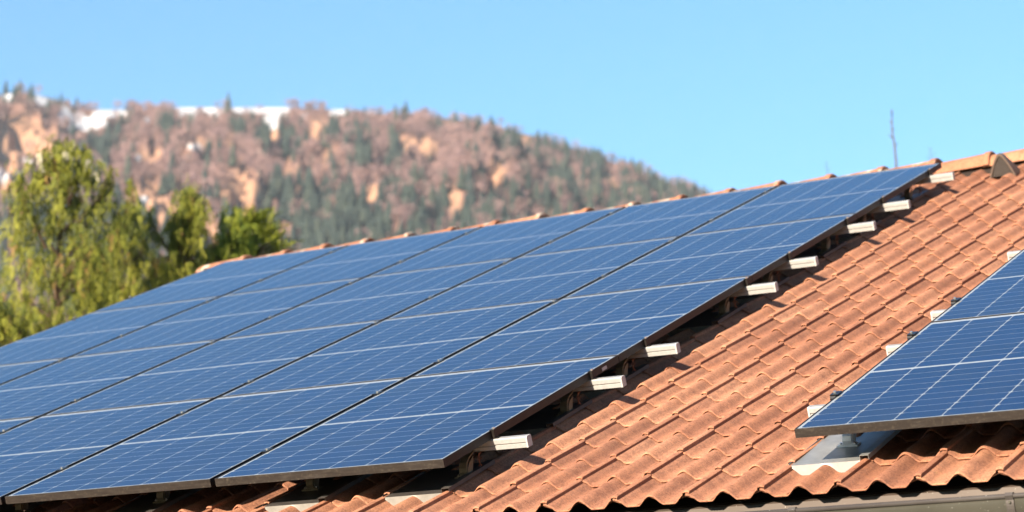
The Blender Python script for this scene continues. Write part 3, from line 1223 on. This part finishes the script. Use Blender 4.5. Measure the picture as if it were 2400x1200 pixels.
def hook(col, course, su, rv, label):
    MP, MA, MH = (M['plate'], M['alu'], M['hook']) if col > 0 else (M['plate_shade'], M['apron_shade'], M['hook_shade'])  # large-array mounts get the colours with shade painted in
    u = col_u(col)
    v = V0 + TG * course
    root = on_roof('roof_hook', u, v, 0)
    zt_ = NC - 0.004
    # flashing plate: flat sheet, raised side channel, scalloped apron
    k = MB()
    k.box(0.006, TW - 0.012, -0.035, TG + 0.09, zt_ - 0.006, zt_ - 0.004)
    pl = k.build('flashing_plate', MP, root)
    # inverted-U side channel over the neighbouring tile edge, upstand on the other side
    k = MB()
    x0, x1 = TW - 0.013, TW + 0.024
    k.strip([(x0 + .001, zt_ - 0.0065), (x0 + .001, zt_ + 0.014), (x1 - .001, zt_ + 0.014), (x1 - .001, zt_ - 0.002)], -0.034, TG + 0.05, 0.002)
    k.v = [(y, x, z) for x, y, z in k.v]
    k.f = [f_[::-1] for f_ in k.f]
    k.build('side_channel', MP, pl)
    MB().box(0.004, 0.0058, -0.034, TG + 0.05, zt_ - 0.006, zt_ + 0.004).build('upstand', MP, pl)
    # apron: down-turned lip cut to the tile profile
    V, F = [], []
    xs_ = np.linspace(0.0065, TW - 0.0125, 41)
    top_n = zt_ - 0.0045
    base_n = NC - 0.008 + 0.035 * TILT
    for x in xs_:
        d = min(abs(x), abs(x - TW / 2), abs(x - TW))
        h_ = RH * (0.5 + 0.5 * math.cos(math.pi * min(d, .050) / 0.050)) ** 0.66 if d < 0.050 else 0
        low = min(top_n - 0.002, base_n - RH - 0.010 + h_ + 0.0045)
        for (yy, nn) in ((-0.0352, top_n), (-0.0375, low), (-0.0357, low), (-0.0335, top_n - .0016)):
            V.append((x, yy, nn))
    for i in range(len(xs_) - 1):
        for a_, b2_ in ((0, 1), (1, 2), (2, 3)):
            F.append((i * 4 + a_, i * 4 + b2_, i * 4 + 4 + b2_, i * 4 + 4 + a_))
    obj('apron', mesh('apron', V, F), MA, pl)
    # foot plate and S-shaped strap up to the rail
    sx = su - u
    vf = rv - v - (0.165 if col > 0 else 0.110)
    q = 1.65 if col > 0 else 1.0
    k = MB()
    k.box(sx - 0.045, sx + 0.040, vf - 0.008, vf + 0.032, zt_ - 0.0038, zt_ + 0.0022)
    k.box(sx - 0.036, sx + 0.030, vf - 0.001, vf + 0.026, zt_ + 0.0024, zt_ + 0.0068)
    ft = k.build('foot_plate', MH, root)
    k = MB()
    k.disc((sx - 0.030, vf + .004, zt_ + .007), 0.0055, .005)
    k.disc((sx + 0.026, vf + .004, zt_ + .007), 0.0055, .005)
    k.build('screw', M['bolt'], ft)
    path_ = [(vf, zt_ + 0.007), (vf - 0.004, zt_ + 0.020), (vf + 0.001, zt_ + 0.036), (vf + 0.012 * q, zt_ + 0.056), (vf + 0.036 * q, zt_ + 0.071), (vf + 0.070 * q, zt_ + 0.080), (vf + 0.086 * q, zt_ + 0.088), (vf + 0.087 * q, zt_ + 0.118)]
    k = MB()
    k.strip(path_, sx - 0.018, sx + 0.018, 0.006)
    st = k.build('strap', MH, root)
    # side rib
    k = MB()
    k.prism_x([(vf + .004, zt_ + .008), (vf + .034, zt_ + .008), (vf + .060, zt_ + .05), (vf + .066, zt_ + .070), (vf + .030, zt_ + .056), (vf + .006, zt_ + .036), (vf + .001, zt_ + .020)], sx + 0.0182, sx + 0.0215)
    k.build('rib', MH, root)
    k = MB()
    k.tube([(sx, vf + 0.087 * q - .004, zt_ + 0.104), (sx, vf + 0.087 * q - .013, zt_ + 0.1045)], 0.007, 8)
    k.build('bolt', M['bolt'], st)
    tag(root, label, 'roof hook', 'roof hooks')
    return root


rail_for = [0.437, 0.437, 0.437, 0.437, 1.418, 2.035, 3.365, 4.015, 4.998, 5.665, 6.632, 0.497]
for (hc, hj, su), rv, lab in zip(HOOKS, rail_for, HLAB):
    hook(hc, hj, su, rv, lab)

# reddish wire ties hanging beside the hooks of the large array
for i, rv in enumerate(RV):
    root = on_roof('wire_tie', -0.085, rv - 0.034, -0.083)
    k = MB()
    k.tube([(0, 0.012, 0.0), (0.004, 0.0, -0.010), (-0.003, -0.004, -0.026), (0.004, -0.004, -0.042), (-0.004, -0.005, -0.058)], 0.0022, 5)
    k.tube([(0.010, 0.012, 0.0), (0.003, 0.0, -0.012), (0.008, -0.004, -0.028), (0.001, -0.004, -0.040), (0.010, -0.005, -0.056)], 0.0022, 5)
    k.build('twist', M['wire'], root, True)
    k = MB()
    k.tube([(0.006, -0.004, -0.026), (0.015, -0.006, -0.024), (0.018, -0.006, -0.017)], 0.002, 5)
    k.build('tail', M['wire'], root, True)
    tag(root, 'reddish twisted wire tie hanging under the %s rail end of the large array' % ORD[i], 'wire tie', 'wire ties')

# ------------------------------------------------------------------ ventilation hood near the ridge
vent = on_roof('roof_vent', 0.300, 7.165, -0.185)
tag(vent, 'brown ventilation hood with slatted arched grille below the ridge', 'roof vent')
k = 15
V, F = [], []
for (y, s_, hgt) in ((0.0, 1.0, 1.0), (0.07, 0.98, 0.93), (0.16, 0.85, 0.62), (0.26, 0.62, 0.22)):
    for i in range(k):
        a = math.pi * i / (k - 1)
        V.append((-0.088 * s_ * math.cos(a), y, 0.160 * hgt * (1 - abs(math.cos(a)) ** 1.55)))
for i in range(3):
    for j in range(k - 1):
        F.append((i * k + j, i * k + j + 1, (i + 1) * k + j + 1, (i + 1) * k + j)[::-1])
obj('hood', mesh('hood', V, F, True), M['vent'], vent)
V, F = [], []
for (y, s_) in ((-0.004, 1.0), (-0.004, 0.87), (0.02, 0.85)):
    for i in range(k):
        a = math.pi * i / (k - 1)
        V.append((-0.0895 * s_ * math.cos(a), y, 0.1615 * s_ * (1 - abs(math.cos(a)) ** 1.55)))
for i in range(2):
    for j in range(k - 1):
        F.append((i * k + j, i * k + j + 1, (i + 1) * k + j + 1, (i + 1) * k + j)[::-1])
obj('rim', mesh('rim', V, F), M['vent'], vent)
gp = MB()
prof = [(-0.077 * math.cos(math.pi * i / 14), 0.139 * (1 - abs(math.cos(math.pi * i / 14)) ** 1.55)) for i in range(15)]
gr = obj('grille', mesh('grille', [(x, 0.018, z) for x, z in prof], [tuple(range(15))]), M['deck'], vent)
for i in range(14):
    z = 0.008 + i * 0.0088
    hwid = 0.074 * max(0.0, 1 - (z + 0.006) / 0.139) ** (1 / 1.55)
    if hwid > 0.012:
        MB().box(-hwid + .001, hwid - .001, 0.004, 0.012, z, z + 0.0056).build('slat', M['ventdark'], gr)

# ------------------------------------------------------------------ bare sapling tops behind the ridge
def bare_tree(name, tops, label, thin=1.0):
    """tops: list of (x, y) sightings of the leaders; the tree stands on the ground behind the house"""
    D = 29.0
    base = sight(tops[0][0], tops[0][1], D)
    root = empty(name, (base.x, base.y, GZ))
    H = base.z - GZ
    rr = random.Random(int(tops[0][0]))
    pts = [(0.06, 0.02, -0.1), (0.05, 0.03, H * .3), (-0.03, 0, H * .6), (0.02, 0.02, H * .8), (0.020, 0, H - .68), (0.006, 0, H - .45), (-0.022, 0.01, H - .26), (-0.012, 0, H - .1), (0, 0, H)]
    rad = [0.06 * thin, 0.05 * thin, 0.035 * thin, 0.022 * thin, 0.014 * thin, 0.012 * thin, 0.0095 * thin, 0.007 * thin, 0.005 * thin]
    MB().tube(pts, rad, 7).build('trunk', M['twig'], root, True)
    for i in range(34):
        f = 0.2 + 0.58 * rr.random() if i > 5 else 1 - (0.08 + 0.10 * i) / H * (1.0 if thin == 1 else .5)
        a = rr.random() * 6.28
        L = (0.10 + 0.25 * rr.random()) if f > 0.79 else 0.5 + 1.0 * (1 - f) * rr.random()
        if f > 0.79:
            L = 0.05 + 0.06 * rr.random()
        fz = H * f
        for q0, q1 in zip(pts[:-1], pts[1:]):
            if q0[2] <= fz <= q1[2]:
                w_ = (fz - q0[2]) / (q1[2] - q0[2])
                p = Vector(q0).lerp(Vector(q1), w_)
        d = Vector((math.cos(a), math.sin(a), 1.3 if f < .79 else 1.0)).normalized()
        MB().tube([p, p + d * L * .5, p + d * L + Vector((0, 0, L * .12))], [0.010 * thin, 0.007 * thin, 0.002], 5).build('branch', M['twig'], root, True)
    tag(root, label, 'tree')


bare_tree('bare_sapling', [(2092, 257)], 'thin leafless sapling shoot rising into the sky behind the ridge')
bare_tree('bare_sapling', [(1940, 380)], 'faint bare twig tip just showing over the ridge left of the tall shoot', 0.32)
bare_tree('bare_sapling', [(2183, 345)], 'faint bare twig tip just showing over the ridge right of the tall shoot', 0.32)


# ------------------------------------------------------------------ cypresses left of the house
def spray_template(seed, droop):
    """a flat drooping frond: a curved rib with side leaflets"""
    r = np.random.default_rng(seed)
    V, F, T = [], [], []
    n = 7
    P = []
    for i in range(n + 1):
        f = i / n
        P.append(np.array([f * (1 - 0.35 * droop * f), 0, -droop * 0.55 * f * f + 0.04 * math.sin(f * 5)]))
    for i in range(n):
        for sgn in (-1, 1):
            p = P[i]
            L = 0.23 * (1 - 0.6 * i / n) * (0.6 + 0.8 * r.random())
            d = np.array([0.75, sgn * 0.7, -0.25 * droop + r.normal() * .15])
            d /= np.linalg.norm(d)
            w_ = np.array([0.050, 0, 0.0]) * (1 + .5 * r.random())
            b0 = len(V)
            V += [p, p + d * L * .55 + w_, p + d * L, p + d * L * .5 - w_ * .8 + np.array([0, 0, .02])]
            tn = r.random() * .3
            T += [tn, tn + .1, tn + .25, tn + .1]
            F += [(b0, b0 + 1, b0 + 2), (b0, b0 + 2, b0 + 3)]
    b0 = len(V)
    V += [P[-2] + np.array([0, .03, 0]), P[-2] - np.array([0, .03, 0]), P[-1] + np.array([0.08, 0, -.03])]
    T += [.2, .2, .4]
    F += [(b0, b0 + 1, b0 + 2)]
    return np.array(V), np.array(F), np.array(T)


SPR_D = [spray_template(40 + s, 1.0) for s in range(5)]
SPR_U = [spray_template(60 + s, 0.15) for s in range(5)]


def cypress(name, x, ytop, dist, radius, label, seed, mat, droop=True, dens=1.0, tips=(), taper=1.0, vis=3.6, pale=0.0, head=0.9, spray=0.22):
    """x, ytop: sighting of the leader tip; the crown is built down to the ground"""
    r = np.random.default_rng(seed)
    top = sight(x, ytop, dist)
    H = top.z - GZ
    root = empty(name, (top.x, top.y, GZ))
    k = MB()
    k.tube([(0, 0, -0.1), (0.02, 0, H * .3), (-0.02, 0.02, H * .6), (0, 0, H * .97)], [H * .018, H * .012, H * .006, 0.008], 8)
    k.build('trunk', M['bark'], root, True)
    temps = SPR_D if droop else SPR_U
    pts = []                                        # (pos, azimuth, size, tone, depth)
    limbs = MB()
    zmin = 0.6
    dz = 0.05
    while dz < H - zmin:
        seen = dz < vis
        dz += (0.021 if seen else 0.075) / dens * (0.5 + r.random())
        rad = radius * min(1.0 + 0.12 * dz / H, 0.12 + 0.88 * (dz / head) ** taper)
        a = r.random() * 6.283
        L = rad * (0.35 + 0.70 * r.random() ** 0.6)
        z = H - dz
        d = np.array([math.cos(a), math.sin(a), 0.0])
        tip = d * L + np.array([0, 0, z])
        rise = L * (0.5 + 0.4 * r.random())
        if r.random() < 0.5:
            limbs.tube([(0, 0, max(z - rise, .2)), tuple(d * L * .55 + np.array([0, 0, z - rise * .25])), tuple(tip)], [0.010 + L * .006, 0.007, 0.002], 4, cap=False)
        clump = r.normal() * 0.19
        ns = int((10 + 8 * r.random()) * (1 if seen else 0.7))
        cr_ = 0.05 + 0.085 * min(1, L)
        for q_ in range(ns):
            off_ = r.standard_normal(3) * cr_ * np.array([1, 1, 1.1])
            p = tip + off_
            aa = a + r.normal() * 1.2
            rel = np.linalg.norm(p[:2]) / (radius + 1e-6)
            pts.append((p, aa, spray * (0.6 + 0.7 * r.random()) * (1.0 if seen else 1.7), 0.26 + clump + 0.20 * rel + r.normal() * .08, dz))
    for (tx, ty, th) in tips:                        # extra leaders standing out of the crown
        tp = sight(tx, ty, dist + r.normal() * .3)
        tp = np.array([tp.x - top.x, tp.y - top.y, tp.z - GZ])
        limbs.tube([(tp[0] * .3, tp[1] * .3, tp[2] - th * 1.5), (tp[0] * .85, tp[1] * .85, tp[2] - th * .7), tuple(tp)], [0.02, 0.012, 0.004], 5, cap=False)
        for q_ in range(int(200 * th)):
            f = r.random() ** .8
            p = tp - np.array([tp[0] * .5 * f * th / 1.2, tp[1] * .5 * f * th / 1.2, th * f])
            rr_ = 0.04 + 0.20 * f * th
            aa = r.random() * 6.283
            p = p + np.array([math.cos(aa), math.sin(aa), 0]) * rr_ * r.random()
            pts.append((p, aa, spray * (0.4 + 0.5 * r.random()), 0.36 + r.normal() * .1, 0))
    Vs, Fs, Ts = [], [], []
    off = 0
    for (p, a, sz, tone, dz) in pts:
        V, F, T = temps[r.integers(len(temps))]
        roll = r.normal() * .6
        tilt = -0.75 - 0.65 * r.random() if droop else 0.3 + 0.6 * r.random()
        Rm = np.array(Matrix.Rotation(a, 3, 'Z') @ Matrix.Rotation(-tilt, 3, 'Y') @ Matrix.Rotation(roll, 3, 'X'))
        Vs.append(V @ Rm.T * sz + p)
        Fs.append(F + off)
        tt = np.clip(tone + T, 0, 0.88)
        if pale and 0.1 < dz < 0.55 and r.random() < pale:
            tt = np.full(len(T), 1.0)
        elif r.random() < 0.03:
            tt = np.full(len(T), 0.93)
        Ts.append(tt)
        off += len(V)
    me = fast_mesh('crown', np.concatenate(Vs), np.concatenate(Fs))
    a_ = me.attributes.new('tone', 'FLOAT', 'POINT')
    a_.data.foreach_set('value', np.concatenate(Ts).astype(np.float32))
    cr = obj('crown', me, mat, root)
    tag(limbs.build('limb', M['bark'], cr, True), kind='stuff')
    tag(root, label, 'tree', 'evergreens left of the house')
    return len(pts)


cypress('cypress_tree', 150, 322, 27, 0.66, 'tall yellow-green drooping cypress at left, highest of the evergreens', 1, M['leaf'], dens=1.25, tips=((262, 385, .5), (45, 395, .55), (100, 345, .4), (205, 335, .5)), pale=0.10, head=0.85, taper=0.95)
cypress('cypress_tree', 312, 470, 30, 0.40, 'thin brownish cypress between the tall tree and the spiky one', 2, M['leaf'], dens=0.8, tips=((310, 410, .45), (275, 500, .4), (345, 520, .4)), head=1.0)
cypress('cypress_tree', 440, 432, 28, 0.40, 'spiky yellow-green cypress in the middle of the evergreens', 3, M['leaf'], dens=1.0, tips=((480, 455, .4), (350, 480, .4), (405, 480, .4)), head=1.4, taper=1.1)
cypress('cypress_tree', 548, 482, 28.5, 0.32, 'slim cypress leader just left of the bright rightmost evergreen', 4, M['leafb'], dens=1.0, tips=((515, 540, .35),), head=.8)
cypress('conifer_tree', 598, 498, 29, 0.30, 'bright green bushy conifer at the right end of the evergreens', 5, M['leafb'], droop=False, dens=1.3, tips=((636, 512, .3), (572, 530, .3)), head=.5)
cypress('conifer_tree', -20, 690, 24, 0.6, 'low dark evergreen cut by the left picture edge', 6, M['leaf'], dens=1.2, tips=((60, 735, .3), (10, 720, .3)), head=.6)
cypress('cypress_tree', 220, 560, 31, 0.7, 'shaded evergreen behind the tall cypress', 8, M['leaf'], dens=0.9, head=.8)
cypress('cypress_tree', 400, 600, 32, 0.6, 'shaded evergreen behind the spiky cypress', 9, M['leaf'], dens=0.9, head=.8)

# ------------------------------------------------------------------ haze
hz = bpy.data.objects.new('haze', MB().box(-6020, 6020, -6020, 6020, GZ - 1.0, 575.0).mesh('haze'))
link(hz)
hmn = bpy.data.materials.new('haze')
hmn.use_nodes = True
t = hmn.node_tree
t.nodes.clear()
out = t.nodes.new('ShaderNodeOutputMaterial')
pv = t.nodes.new('ShaderNodeVolumePrincipled')
pv.inputs['Color'].default_value = (0.80, 0.90, 1.0, 1)
pv.inputs['Density'].default_value = 0.000066
pv.inputs['Anisotropy'].default_value = 0.0
t.links.new(pv.outputs[0], out.inputs['Volume'])
hz.data.materials.append(hmn)
tag(hz, 'thin bluish haze in the valley air', 'haze', kind='stuff')
